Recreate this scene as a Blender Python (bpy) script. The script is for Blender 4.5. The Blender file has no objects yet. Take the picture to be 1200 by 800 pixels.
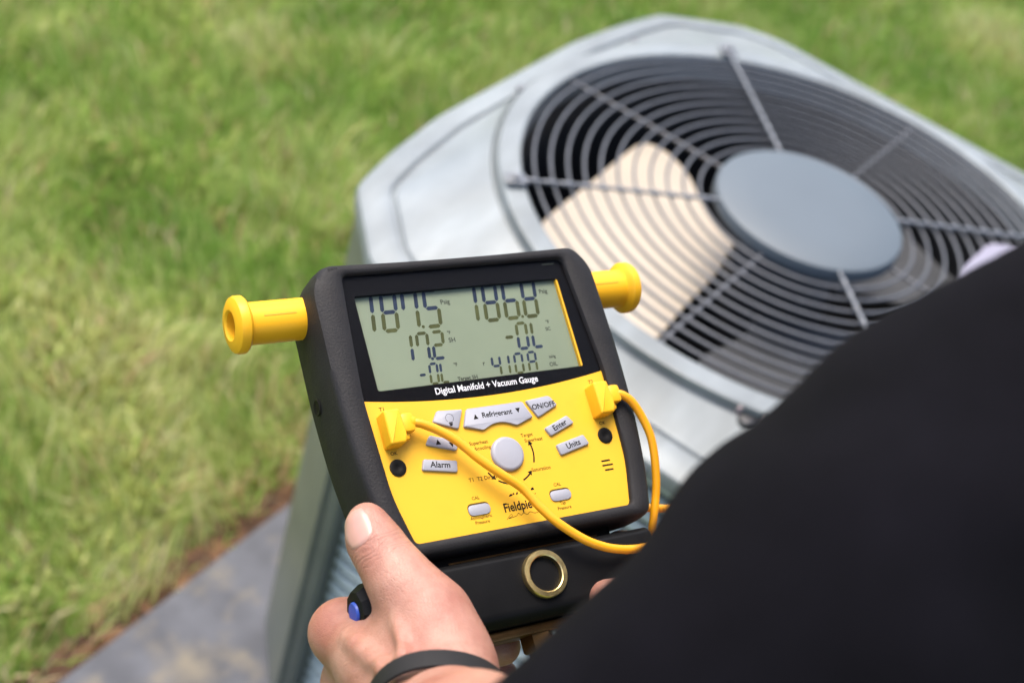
import bpy, bmesh, math, random
import numpy as np
from mathutils import Vector, Matrix
random.seed(7); RNG = np.random.default_rng(7)
SC = bpy.context.scene
COL = SC.collection

# ------------------------------------------------------------------ camera
cam_d = bpy.data.cameras.new('camera'); cam = bpy.data.objects.new('camera', cam_d); COL.objects.link(cam)
cr = Vector((.552474, -.796622, .245286)); cd = Vector((-.432434, -.525506, -.732697)); cf = Vector((.712582, .298726, -.634815))
cam.matrix_world = Matrix(((cr.x, -cd.x, -cf.x, -1.298503), (cr.y, -cd.y, -cf.y, -.274978), (cr.z, -cd.z, -cf.z, 1.575276), (0, 0, 0, 1)))
cam_d.sensor_width = 36; cam_d.lens = 51.0; cam_d.clip_start = .02; cam_d.clip_end = 500
cam_d.dof.use_dof = True; cam_d.dof.focus_distance = .685; cam_d.dof.aperture_fstop = 51.0 / 7.4
cam_d.dof.aperture_blades = 0
SC.camera = cam
# ------------------------------------------------------------------ sky and sun
SUN_DIR = Vector((.10, .34, .93)).normalized()
EL = math.asin(SUN_DIR.z); AZ = math.atan2(SUN_DIR.x, SUN_DIR.y)
wd = bpy.data.worlds.new('World'); SC.world = wd; wd.use_nodes = True
wn = wd.node_tree.nodes; wl = wd.node_tree.links
sky = wn.new('ShaderNodeTexSky'); sky.sky_type = 'NISHITA'; sky.sun_disc = False
sky.sun_elevation = EL; sky.sun_rotation = AZ; sky.air_density = 1.0; sky.dust_density = 4.0; sky.ozone_density = 1.0
bg = wn['Background']; bg.inputs['Strength'].default_value = .13
wl.new(sky.outputs[0], bg.inputs['Color'])
sun_d = bpy.data.lights.new('sun', 'SUN'); sun = bpy.data.objects.new('sun', sun_d); COL.objects.link(sun)
sun_d.energy = 1.5; sun_d.angle = math.radians(40); sun_d.color = (1.0, .93, .82)
sun.rotation_euler = (-SUN_DIR).to_track_quat('-Z', 'Y').to_euler()
SC.view_settings.view_transform = 'Standard'; SC.view_settings.look = 'None'
SC.view_settings.exposure = 1.6; SC.view_settings.gamma = 1; SC.view_settings.use_curve_mapping = False

# ------------------------------------------------------------------ materials
MATS = {}
ALBEDO = .78   # common scale of the painted and moulded surfaces
def mat(name, col, rough=.5, metal=0.0, var=.12, vscale=40.0, bump=0.0, bscale=200.0, spec=.5, col2=None, c2scale=6.0, c2lo=.5, c2hi=.7, sss=0.0, coat=0.0, rvar=0.0, space='Object', stretch=None):
    if name not in ('ground', 'soil'):
        col = tuple(c * ALBEDO for c in col); col2 = tuple(c * ALBEDO for c in col2) if col2 is not None else None
    m = bpy.data.materials.new(name); m.use_nodes = True
    nt = m.node_tree; N = nt.nodes; L = nt.links; p = N['Principled BSDF']
    tc = N.new('ShaderNodeTexCoord'); src = tc.outputs[space]
    if stretch is not None:
        mp = N.new('ShaderNodeMapping'); mp.inputs['Scale'].default_value = stretch; mp.inputs['Rotation'].default_value = (0, 0, .5); L.new(src, mp.inputs['Vector']); src = mp.outputs[0]
    def noise(s, d=4.0, r=.55):
        n = N.new('ShaderNodeTexNoise'); n.inputs['Scale'].default_value = s; n.inputs['Detail'].default_value = d
        n.inputs['Roughness'].default_value = r; L.new(src, n.inputs['Vector']); return n.outputs['Fac']
    base = None
    if var > 0:
        r = N.new('ShaderNodeValToRGB'); L.new(noise(vscale), r.inputs[0])
        r.color_ramp.elements[0].position = .3; r.color_ramp.elements[1].position = .72
        r.color_ramp.elements[0].color = (*[c * (1 - var) for c in col], 1)
        r.color_ramp.elements[1].color = (*[min(1, c * (1 + var)) for c in col], 1)
        base = r.outputs[0]
    if col2 is not None:
        r2 = N.new('ShaderNodeMapRange'); L.new(noise(c2scale, 6.0, .6), r2.inputs[0])
        r2.inputs[1].default_value = c2lo; r2.inputs[2].default_value = c2hi
        mx = N.new('ShaderNodeMix'); mx.data_type = 'RGBA'; L.new(r2.outputs[0], mx.inputs[0])
        if base is not None: L.new(base, mx.inputs[6])
        else: mx.inputs[6].default_value = (*col, 1)
        mx.inputs[7].default_value = (*col2, 1); base = mx.outputs[2]
    if base is not None: L.new(base, p.inputs['Base Color'])
    else: p.inputs['Base Color'].default_value = (*col, 1)
    p.inputs['Roughness'].default_value = rough; p.inputs['Metallic'].default_value = metal
    if rvar > 0:
        rr = N.new('ShaderNodeMapRange'); L.new(noise(vscale * .7), rr.inputs[0]); rr.inputs[1].default_value = .3; rr.inputs[2].default_value = .7
        rr.inputs[3].default_value = max(.02, rough - rvar); rr.inputs[4].default_value = min(1, rough + rvar); L.new(rr.outputs[0], p.inputs['Roughness'])
    p.inputs['Specular IOR Level'].default_value = spec
    p.inputs['Coat Weight'].default_value = coat
    if sss > 0:
        p.inputs['Subsurface Weight'].default_value = sss; p.inputs['Subsurface Radius'].default_value = (.009, .0035, .0018)
        p.inputs['Subsurface Scale'].default_value = 1.0
    if bump > 0:
        b = N.new('ShaderNodeBump'); b.inputs['Strength'].default_value = bump; b.inputs['Distance'].default_value = .001
        L.new(noise(bscale, 5.0), b.inputs['Height']); L.new(b.outputs[0], p.inputs['Normal'])
    MATS[name] = m
    return m
mat('boot_rubber', (.017, .016, .017), .62, var=.2, vscale=60, bump=.25, bscale=900, spec=.22, rvar=.08, col2=(.024, .021, .019), c2scale=26, c2lo=.52, c2hi=.85)
mat('yellow_plastic', (.95, .49, .016), .42, spec=.3, var=.03, vscale=30, bump=.06, bscale=1500, rvar=.05)
mat('yellow_face', (.84, .462, .030), .42, spec=.25, var=.025, vscale=25, bump=.05, bscale=1800, rvar=.08, col2=(.76, .405, .026), c2scale=16, c2lo=.55, c2hi=.80)
mat('yellow_rubber', (.93, .40, .006), .4, var=.05, vscale=40, bump=.05, bscale=800)
mat('window_black', (.006, .006, .007), .3, var=0, bump=.03, bscale=300, spec=.05)
mat('lcd', (.205, .245, .172), .38, spec=.1, var=.05, vscale=20)
mat('seg_navy', (.022, .033, .060), .5, spec=.1, var=.25, vscale=120)
mat('seg_olive', (.062, .070, .026), .5, spec=.1, var=.25, vscale=120)
mat('seg_small', (.045, .052, .040), .5, spec=.1, var=0)
mat('print_white', (.78, .78, .80), .5, spec=.1, var=0)
mat('print_black', (.012, .010, .008), .5, spec=.1, var=0)
mat('print_shade_brown', (.085, .052, .008), .5, spec=.1, var=0)
mat('button_grey', (.345, .35, .392), .5, var=.04, vscale=60, bump=.08, bscale=1500)
mat('hole_black', (.010, .009, .008), .5, spec=.1, var=0)
mat('manifold_black', (.006, .006, .0065), .5, var=.2, vscale=40, bump=.06, bscale=900, rvar=.06, spec=.11, col2=(.010, .010, .010), c2scale=30, c2lo=.55, c2hi=.9)
mat('brass', (.92, .70, .30), .34, 1.0, var=.12, vscale=90, bump=.1, bscale=400, rvar=.08)
mat('dull_brass', (.20, .105, .035), .38, .85, var=.3, vscale=80, bump=.1, bscale=400)
mat('sight_glass', (.05, .045, .04), .12, var=.6, vscale=300, col2=(.22, .20, .17), c2scale=160, c2lo=.55, c2hi=.7)
mat('blue_plastic', (.02, .07, .42), .4, var=.05)
mat('cover_metal', (.222, .248, .256), .5, .08, var=.20, vscale=9, bump=.10, bscale=40, spec=.5, rvar=.12, stretch=(1.0, 2.6, 1.0), col2=(.172, .188, .186), c2scale=5, c2lo=.5, c2hi=.75)
mat('post_metal', (.145, .155, .130), .45, var=.12, vscale=12, bump=.06, bscale=50, col2=(.18, .185, .15), c2scale=8)
mat('louver_metal', (.60, .65, .61), .45, var=.1, vscale=15, spec=.5)
mat('gap_dark', (.03, .035, .032), .7, var=.2)
mat('grille_wire', (.105, .11, .122), .45, var=.15, vscale=60, spec=.5)
mat('rib_wire', (.16, .172, .19), .45, var=.2, vscale=120, spec=.6)
mat('hub_plastic', (.092, .116, .136), .55, var=.04, vscale=10, bump=.05, bscale=200, spec=.5)
mat('blade_lit', (.63, .54, .42), .42, .35, var=.06, vscale=12, spec=.6)
mat('blade_shaded', (.05, .052, .055), .6, .2, var=.2, vscale=20)  # dark copy of the blade colour, shade painted in
mat('shroud_dark', (.022, .022, .022), .6, var=.2)
mat('concrete', (.082, .085, .096), .85, var=.3, vscale=16, bump=.8, bscale=90, col2=(.20, .17, .12), c2scale=10, c2lo=.54, c2hi=.74)
mat('shirt_cloth', (.0040, .0036, .0056), .95, var=.3, vscale=25, bump=.6, bscale=1400, spec=.08)
mat('trouser_cloth', (.02, .022, .03), .9, var=.2, bump=.4, bscale=900, spec=.2)
mat('band_rubber', (.014, .013, .013), .6, spec=.2, var=.12, bump=.05, bscale=500)
mat('hair', (.03, .02, .012), .6, var=.4, vscale=200, bump=.6, bscale=400)
mat('boots', (.03, .022, .016), .6, var=.2)
mat('nail', (.52, .29, .235), .33, var=.05, vscale=80, sss=.15, spec=.5)
mat('eye_white', (.7, .68, .65), .2, var=0)
mat('scrap', (.27, .255, .32), .5, var=.05)
mat('pink_highlight', (.62, .48, .47), .45, var=.05)
mat('dark_plastic', (.02, .02, .022), .35, var=.1)
# skin: mottled, fine creases
def skin_mat():
    m = mat('skin', (.56, .315, .225), .46, var=.0, sss=.22, spec=.45)
    nt = m.node_tree; N = nt.nodes; L = nt.links; p = N['Principled BSDF']
    tc = N.new('ShaderNodeTexCoord'); s = tc.outputs['Object']
    def noise(sc, d=4):
        n = N.new('ShaderNodeTexNoise'); n.inputs['Scale'].default_value = sc; n.inputs['Detail'].default_value = d; L.new(s, n.inputs['Vector']); return n.outputs['Fac']
    r = N.new('ShaderNodeValToRGB'); L.new(noise(42, 5), r.inputs[0])
    e = r.color_ramp.elements; e[0].position = .3; e[0].color = (.285, .114, .080, 1); e[1].position = .7; e[1].color = (.370, .197, .145, 1)
    r2 = N.new('ShaderNodeValToRGB'); L.new(noise(260, 3), r2.inputs[0])
    r2.color_ramp.elements[0].position = .35; r2.color_ramp.elements[0].color = (.88, .84, .82, 1); r2.color_ramp.elements[1].position = .6; r2.color_ramp.elements[1].color = (1, 1, 1, 1)
    mx = N.new('ShaderNodeMix'); mx.data_type = 'RGBA'; mx.blend_type = 'MULTIPLY'; mx.inputs[0].default_value = .7
    L.new(r.outputs[0], mx.inputs[6]); L.new(r2.outputs[0], mx.inputs[7]); L.new(mx.outputs[2], p.inputs['Base Color'])
    v = N.new('ShaderNodeTexVoronoi'); v.feature = 'DISTANCE_TO_EDGE'; v.inputs['Scale'].default_value = 620; L.new(s, v.inputs['Vector'])
    mr = N.new('ShaderNodeMapRange'); L.new(v.outputs['Distance'], mr.inputs[0]); mr.inputs[2].default_value = .12
    ad = N.new('ShaderNodeMath'); ad.operation = 'MULTIPLY_ADD'; L.new(noise(120, 5), ad.inputs[0]); ad.inputs[1].default_value = 2.2; L.new(mr.outputs[0], ad.inputs[2])
    b = N.new('ShaderNodeBump'); b.inputs['Strength'].default_value = .26; b.inputs['Distance'].default_value = .0006
    L.new(ad.outputs[0], b.inputs['Height'])
    # joint creases: grooves across the thumb, in the coordinates of the body mesh
    def vm(op, *a):
        n = N.new('ShaderNodeVectorMath'); n.operation = op
        for i, q in enumerate(a):
            if isinstance(q, tuple): n.inputs[i].default_value = q
            else: L.new(q, n.inputs[i])
        return n
    def ma(op, *a):
        n = N.new('ShaderNodeMath'); n.operation = op
        for i, q in enumerate(a):
            if isinstance(q, (int, float)): n.inputs[i].default_value = q
            else: L.new(q, n.inputs[i])
        return n.outputs[0]
    base = (.68, .47, 0.); ht = None
    wob = ma('MULTIPLY', ma('SUBTRACT', noise(150, 3), .5), .0055)
    for P, A, offs in (((-.9117, -.0872, 1.0818), (.35, .93, .12), (-.0052, -.0025, .0, .0021, .0046)), ((-.9215, -.0825, 1.0310), (.62, -.50, -.60), (-.002, .002))):
        d = vm('SUBTRACT', s, tuple(p_ + b_ if k < 2 else p_ for k, (p_, b_) in enumerate(zip(P, base))))
        t = ma('ADD', vm('DOT_PRODUCT', d.outputs[0], A).outputs['Value'], wob)
        ln = vm('LENGTH', d.outputs[0]).outputs['Value']; mask = N.new('ShaderNodeMapRange'); L.new(ln, mask.inputs[0]); mask.inputs[1].default_value = .011; mask.inputs[2].default_value = .019; mask.inputs[3].default_value = 1; mask.inputs[4].default_value = 0
        for o in offs:
            g = ma('SUBTRACT', 1.0, ma('MINIMUM', 1.0, ma('MULTIPLY', ma('ABSOLUTE', ma('SUBTRACT', t, o)), 1100.0)))
            g = ma('MULTIPLY', g, mask.outputs[0]); ht = g if ht is None else ma('ADD', ht, g)
    b2 = N.new('ShaderNodeBump'); b2.invert = True; b2.inputs['Strength'].default_value = .36; b2.inputs['Distance'].default_value = .0007
    L.new(ht, b2.inputs['Height']); L.new(b.outputs[0], b2.inputs['Normal']); L.new(b2.outputs[0], p.inputs['Normal'])
skin_mat()
def glass_mat():
    m = bpy.data.materials.new('window_glass'); m.use_nodes = True; nt = m.node_tree; N = nt.nodes; L = nt.links
    N.remove(N['Principled BSDF']); t = N.new('ShaderNodeBsdfTransparent'); g = N.new('ShaderNodeBsdfGlossy'); g.inputs['Roughness'].default_value = .06
    f = N.new('ShaderNodeFresnel'); f.inputs['IOR'].default_value = 1.07; x = N.new('ShaderNodeMixShader')
    L.new(f.outputs[0], x.inputs[0]); L.new(t.outputs[0], x.inputs[1]); L.new(g.outputs[0], x.inputs[2]); L.new(x.outputs[0], N['Material Output'].inputs['Surface'])
    MATS['window_glass'] = m
glass_mat()
def grass_mat():
    m = bpy.data.materials.new('grass'); m.use_nodes = True; nt = m.node_tree; N = nt.nodes; L = nt.links; p = N['Principled BSDF']
    a = N.new('ShaderNodeAttribute'); a.attribute_name = 'blade_col'; L.new(a.outputs['Color'], p.inputs['Base Color']); p.inputs['Roughness'].default_value = .5
    p.inputs['Specular IOR Level'].default_value = .35
    t = N.new('ShaderNodeBsdfTranslucent'); L.new(a.outputs['Color'], t.inputs['Color']); x = N.new('ShaderNodeMixShader'); x.inputs[0].default_value = .48
    L.new(p.outputs[0], x.inputs[1]); L.new(t.outputs[0], x.inputs[2]); L.new(x.outputs[0], N['Material Output'].inputs['Surface']); MATS['grass'] = m
grass_mat()
mat('ground', (.13, .17, .045), .95, var=.35, vscale=9, bump=.8, bscale=60, col2=(.19, .19, .07), c2scale=1.2, c2lo=.45, c2hi=.7)
mat('soil', (.055, .026, .012), .95, var=.4, vscale=60, bump=1.0, bscale=150, col2=(.16, .085, .04), c2scale=30, c2lo=.5, c2hi=.7)

# ------------------------------------------------------------------ object helpers
def link(o, parent=None):
    COL.objects.link(o)
    if parent is not None: o.parent = parent
    return o
def obj(name, bm, m, parent=None, smooth=False, auto=None):
    me = bpy.data.meshes.new(name); bmesh.ops.recalc_face_normals(bm, faces=bm.faces[:]); bm.to_mesh(me); bm.free()
    ms = m if isinstance(m, (list, tuple)) else [m]
    for k in ms: me.materials.append(MATS[k])
    if smooth or auto is not None: me.polygons.foreach_set('use_smooth', [True] * len(me.polygons))
    if auto is not None:
        try: me.set_sharp_from_angle(angle=math.radians(auto))
        except Exception: pass
    return link(bpy.data.objects.new(name, me), parent)
def thing(name, label, cat, M=None, group=None):
    o = bpy.data.objects.new(name, None); COL.objects.link(o); o.empty_display_size = .05
    if M is not None: o.matrix_world = M
    o['label'] = label; o['category'] = cat
    if group: o['group'] = group
    return o
def structure(o): o['kind'] = 'structure'; return o
def add_box(bm, lo, hi, bevel=0.0, seg=2):
    vs = [bm.verts.new((x, y, z)) for z in (lo[2], hi[2]) for y in (lo[1], hi[1]) for x in (lo[0], hi[0])]
    fs = [bm.faces.new([vs[i] for i in f]) for f in ((0, 2, 3, 1), (4, 5, 7, 6), (0, 1, 5, 4), (2, 6, 7, 3), (0, 4, 6, 2), (1, 3, 7, 5))]
    if bevel > 0:
        es = list({e for f in fs for e in f.edges}); bmesh.ops.bevel(bm, geom=es, offset=bevel, segments=seg, profile=.5, affect='EDGES')
def add_prism(bm, poly, z0, z1, bevel=0.0, seg=2, bottom=False):
    """2D outline raised from z0 to z1 with a rounded top edge"""
    b = [bm.verts.new((x, y, z0)) for x, y in poly]; t = [bm.verts.new((x, y, z1)) for x, y in poly]; n = len(poly)
    for i in range(n): bm.faces.new((b[i], b[(i + 1) % n], t[(i + 1) % n], t[i]))
    top = bm.faces.new(t)
    if bottom: bm.faces.new(b[::-1])
    if bevel > 0: bmesh.ops.bevel(bm, geom=list(top.edges), offset=bevel, segments=seg, profile=.5, affect='EDGES')
def frame_of(d):
    d = d.normalized(); a = Vector((0, 0, 1)) if abs(d.z) < .9 else Vector((1, 0, 0))
    u = d.cross(a).normalized(); return u, d.cross(u)
def add_tube(bm, pts, r, n=10, caps=True):
    pts = [Vector(p) for p in pts]; rings = []; u = None
    for i, p in enumerate(pts):
        d = (pts[min(i + 1, len(pts) - 1)] - pts[max(i - 1, 0)]).normalized()
        if u is None: u, _ = frame_of(d)
        u = (u - d * u.dot(d)).normalized(); v = d.cross(u); rr = r[i] if isinstance(r, (list, tuple)) else r
        rings.append([bm.verts.new(p + (u * math.cos(2 * math.pi * k / n) + v * math.sin(2 * math.pi * k / n)) * rr) for k in range(n)])
    for a, b in zip(rings, rings[1:]):
        for k in range(n): bm.faces.new((a[k], a[(k + 1) % n], b[(k + 1) % n], b[k]))
    if caps: bm.faces.new(rings[0][::-1]); bm.faces.new(rings[-1])
def add_lathe(bm, prof, n=48, o=(0, 0, 0), ax=(0, 0, 1), caps=True, close=False, phase=0.0):
    """prof: (radius, distance along axis)"""
    o = Vector(o); ax = Vector(ax).normalized(); u, v = frame_of(ax); rings = []
    for r, h in prof:
        if r < 1e-7: rings.append([bm.verts.new(o + ax * h)])
        else: rings.append([bm.verts.new(o + ax * h + (u * math.cos(phase + 2 * math.pi * k / n) + v * math.sin(phase + 2 * math.pi * k / n)) * r) for k in range(n)])
    pr = list(zip(rings, rings[1:])) + ([(rings[-1], rings[0])] if close else [])
    for a, b in pr:
        for k in range(n):
            k2 = (k + 1) % n
            if len(a) == 1 and len(b) == 1: continue
            if len(a) == 1: bm.faces.new((a[0], b[k], b[k2]))
            elif len(b) == 1: bm.faces.new((a[k], b[0], a[k2]))
            else: bm.faces.new((a[k], b[k], b[k2], a[k2]))
    if caps and not close:
        if len(rings[0]) > 2: bm.faces.new(rings[0])
        if len(rings[-1]) > 2: bm.faces.new(rings[-1][::-1])
def smooth_path(pts, n=8):
    """Catmull-Rom through the points"""
    P = [Vector(p) for p in pts]; P = [P[0] * 2 - P[1]] + P + [P[-1] * 2 - P[-2]]; out = []
    for i in range(1, len(P) - 2):
        a, b, c, d = P[i - 1:i + 3]
        for k in range(n):
            t = k / n; out.append(.5 * ((2 * b) + (c - a) * t + (2 * a - 5 * b + 4 * c - d) * t * t + (3 * b - a - 3 * c + d) * t ** 3))
    out.append(P[-2]); return out
def fillet(poly, r, n=5):
    out = []; m = len(poly)
    rr = r if isinstance(r, (list, tuple)) else [r] * m
    for i in range(m):
        p = Vector(poly[i]); a = (Vector(poly[i - 1]) - p); b = (Vector(poly[(i + 1) % m]) - p)
        la, lb = a.length, b.length; a /= la; b /= lb; t = min(rr[i], la * .48, lb * .48)
        p0 = p + a * t; p1 = p + b * t
        for k in range(n + 1):
            s = k / n; q = p0 * (1 - s) ** 2 + p * 2 * s * (1 - s) + p1 * s * s; out.append((q.x, q.y))
    return out
def raycast_poly(poly, ang, c=(0, 0)):
    dx, dy = math.cos(ang), math.sin(ang); best = None; m = len(poly)
    for i in range(m):
        x0, y0 = poly[i][0] - c[0], poly[i][1] - c[1]; x1, y1 = poly[(i + 1) % m][0] - c[0], poly[(i + 1) % m][1] - c[1]
        ex, ey = x1 - x0, y1 - y0; den = dx * ey - dy * ex
        if abs(den) < 1e-12: continue
        t = (x0 * ey - y0 * ex) / den; s = (x0 * dy - y0 * dx) / den
        if t > 0 and -1e-6 <= s <= 1 + 1e-6 and (best is None or t > best): best = t
    return (c[0] + dx * best, c[1] + dy * best)
def offset_poly(poly, d):
    out = []; m = len(poly)
    for i in range(m):
        p = Vector(poly[i]); e0 = (p - Vector(poly[i - 1])).normalized(); e1 = (Vector(poly[(i + 1) % m]) - p).normalized()
        n0 = Vector((-e0.y, e0.x)); n1 = Vector((-e1.y, e1.x)); b = (n0 + n1); b = b / max(.2, b.dot(n0)); q = p + b * d; out.append((q.x, q.y))
    return out
def loft(bm, loops, cap0=False, cap1=False):
    R = [[bm.verts.new(p) for p in l] for l in loops]; n = len(R[0])
    for a, b in zip(R, R[1:]):
        for k in range(n): bm.faces.new((a[k], a[(k + 1) % n], b[(k + 1) % n], b[k]))
    if cap0: bm.faces.new(R[0][::-1])
    if cap1: bm.faces.new(R[-1])
FONT_CACHE = {}
def text_obj(name, s, size, loc, m, parent, bold=0.0, align='CENTER', rot=0.0, sx=1.0, shear=0.0, extrude=0.0):
    cu = bpy.data.curves.new(name, 'FONT'); cu.body = s; cu.size = size; cu.align_x = align; cu.align_y = 'CENTER'; cu.offset = bold; cu.shear = shear; cu.extrude = extrude
    cu.resolution_u = 3
    t = bpy.data.objects.new(name + '_curve', cu); COL.objects.link(t); bpy.context.view_layer.update()
    me = bpy.data.meshes.new_from_object(t.evaluated_get(bpy.context.evaluated_depsgraph_get())); me.name = name
    bpy.data.objects.remove(t); bpy.data.curves.remove(cu)
    me.materials.clear(); me.materials.append(MATS[m])
    o = link(bpy.data.objects.new(name, me), parent); o.location = loc; o.rotation_euler = (0, 0, rot); o.scale = (sx, 1, 1)
    return o

# ------------------------------------------------------------------ ground, pad
G = .0   # ground
def sheet(name, x0, x1, y0, y1, z, n, m, rough=0.0, parent=None):
    bm = bmesh.new(); vs = [[bm.verts.new((x0 + (x1 - x0) * i / n, y0 + (y1 - y0) * j / n, z + (random.uniform(-1, 1) * rough if 0 < i < n and 0 < j < n else 0))) for i in range(n + 1)] for j in range(n + 1)]
    for j in range(n):
        for i in range(n): bm.faces.new((vs[j][i], vs[j][i + 1], vs[j + 1][i + 1], vs[j + 1][i]))
    return obj(name, bm, m, parent)
structure(sheet('ground', -60, 60, -60, 60, 0, 4, 'ground'))
def soil():
    bm = bmesh.new(); X0, X1, Y0, Y1 = -.66, .54, -.54, .525
    poly = []
    for t in np.linspace(0, 1, 60, endpoint=False):
        a = t * 2 * math.pi; q = raycast_poly([(X0, Y0), (X1, Y0), (X1, Y1), (X0, Y1)], a); s = 1 + random.uniform(-.03, .02); poly.append((q[0] * s, q[1] * s))
    inner = [(x * .85, y * .85) for x, y in poly]
    loft(bm, [[(x, y, .004) for x, y in poly], [(x * .97, y * .97, .022 + random.uniform(-.006, .006)) for x, y in poly], [(x, y, .012) for x, y in inner]], cap1=True)
    return structure(obj('soil_strip', bm, 'soil', smooth=True))
soil()
bm = bmesh.new(); add_box(bm, (-.62, -.485, .006), (.50, .459, .052), .006, 2)
structure(obj('concrete_pad', bm, 'concrete', auto=40))

# ------------------------------------------------------------------ air conditioner
GZ = .79
ac = thing('air_conditioner', 'grey outdoor condenser unit with round fan grille on top standing at the lawn edge', 'air conditioner')
HX0, HX1, HY0, HY1, CH = -.405, .412, -.385, .379, .105
def corner_pts(sx, sy, rev):
    hx = HX0 if sx < 0 else HX1; hy = HY0 if sy < 0 else HY1
    p = [(hx - sx * a, hy - sy * b) for a, b in ((.270, .001), (.170, .013), (.099, .028), (.072, .056), (.019, .110), (.001, .165))]
    return p[::-1] if rev else p
outl = corner_pts(1, -1, False) + corner_pts(1, 1, True) + corner_pts(-1, 1, False) + corner_pts(-1, -1, True)
BX0, BX1, BY0, BY1, CB = -.392, .400, -.355, .347, .092
octo = [(BX0 + CB, BY0), (BX1 - CB, BY0), (BX1, BY0 + CB), (BX1, BY1 - CB), (BX1 - CB, BY1), (BX0 + CB, BY1), (BX0, BY1 - CB), (BX0, BY0 + CB)]
NA = 192
angs = [2 * math.pi * k / NA for k in range(NA)]
def oloop(inset, z, fr=.012): 
    P = fillet(offset_poly(outl, inset), fr, 5); return [(*raycast_poly(P, a), z) for a in angs]
def cloop(r, z): return [(r * math.cos(a), r * math.sin(a), z) for a in angs]
bm = bmesh.new()
loft(bm, [cloop(.305, GZ - .035), cloop(.3045, GZ - .010), cloop(.3055, GZ - .002), cloop(.3075, GZ - .001), cloop(.3260, GZ - .002), cloop(.3285, GZ - .0035), cloop(.3292, GZ - .0135), cloop(.3312, GZ - .0160), cloop(.3345, GZ - .0120),
          oloop(.041, GZ - .0335), oloop(.0375, GZ - .035), oloop(.0355, GZ - .0385), oloop(.0325, GZ - .0385), oloop(.0305, GZ - .035), oloop(.027, GZ - .0345), oloop(.006, GZ - .039), oloop(.0015, GZ - .0415), oloop(0, GZ - .045), oloop(0, GZ - .058), oloop(.004, GZ - .0595)])
obj('top_cover', bm, 'cover_metal', ac, auto=24)
for q in ((-.205, .300), (-.335, .190), (-.345, -.010), (-.02, .348), (.20, .325), (.345, .20), (-.335, -.20)):
    bm = bmesh.new(); add_lathe(bm, [(.0055, 0), (.0055, .0025), (.0030, .0040), (0, .0040)], 6, (q[0], q[1], GZ - .0325), caps=False); obj('screw', bm, 'rib_wire', ac, auto=30)
# grille: concentric wires, radial ribs, hub
for i, r in enumerate(np.linspace(.1165, .2920, 11)):
    bm = bmesh.new(); add_lathe(bm, [(r + .0017 * math.cos(a), GZ + .004 * (1 - (r / .3) ** 2) - .003 + .0017 * math.sin(a)) for a in [k * math.pi / 3 for k in range(6)]], 96, close=True)
    obj('grille_ring', bm, 'grille_wire', ac, smooth=True)
for k in range(8):
    a = math.radians(k * 45 - 1.2); c, s = math.cos(a), math.sin(a); thick = k % 2 == 1
    bm = bmesh.new(); r1 = .318 if thick else .3035
    if thick:
        pts = [(r * c, r * s, GZ + .0045 * (1 - (r / .33) ** 2) + .0028) for r in np.linspace(.092, r1, 60)]
        add_tube(bm, pts, [.0023 + .0006 * math.sin(i * 1.3) for i in range(60)], 8)
    else:
        add_tube(bm, [(r * c, r * s, GZ + .0045 * (1 - (r / .33) ** 2) - .0070) for r in np.linspace(.092, r1, 16)], .0021, 8)
    rib = obj('grille_rib', bm, 'rib_wire' if thick else 'grille_wire', ac, smooth=True)
    if thick:
        bm = bmesh.new(); t = (-s, c)
        M = Matrix(((c, -s, 0, c * .317), (s, c, 0, s * .317), (0, 0, 1, GZ + .0015), (0, 0, 0, 1)))
        add_box(bm, (-.011, -.009, 0), (.010, .009, .004), .001); add_lathe(bm, [(.0055, .0038), (.0055, .0075), (.003, .0085)], 6)
        bmesh.ops.transform(bm, matrix=M, verts=bm.verts[:]); obj('clamp', bm, 'rib_wire', rib, auto=40)
bm = bmesh.new(); add_lathe(bm, [(0, GZ + .0155), (.06, GZ + .0145), (.094, GZ + .012), (.1005, GZ + .0095), (.102, GZ + .005), (.1015, GZ - .004), (.095, GZ - .004), (.09, GZ - .002)], 96, caps=False)
obj('hub_cap', bm, 'hub_plastic', ac, auto=40)
# shroud, fan, motor
bm = bmesh.new(); add_lathe(bm, [(.304, GZ - .034), (.302, GZ - .06), (.3025, GZ - .15), (.31, GZ - .19), (.30, GZ - .60), (.10, GZ - .62), (0, GZ - .62)], 96, caps=False)
obj('fan_shroud', bm, 'shroud_dark', ac, smooth=True)
fan = None
bm = bmesh.new(); add_lathe(bm, [(0, GZ - .075), (.055, GZ - .077), (.06, GZ - .085), (.06, GZ - .16), (0, GZ - .16)], 40, caps=False)
fan = obj('fan_motor', bm, 'shroud_dark', ac, auto=40)
blade_top = [(.030, .066), (.034, .098), (.056, .128), (.086, .158), (.104, .200), (.098, .232), (.060, .234), (-.02, .231), (-.08, .2295), (-.135, .226), (-.165, .200), (-.185, .165), (-.202, .115), (-.208, .075), (-.200, .042), (-.12, .050), (-.05, .052), (-.02, .056)]
nrm = Vector((-.30, -.20, 1)).normalized()
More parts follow.
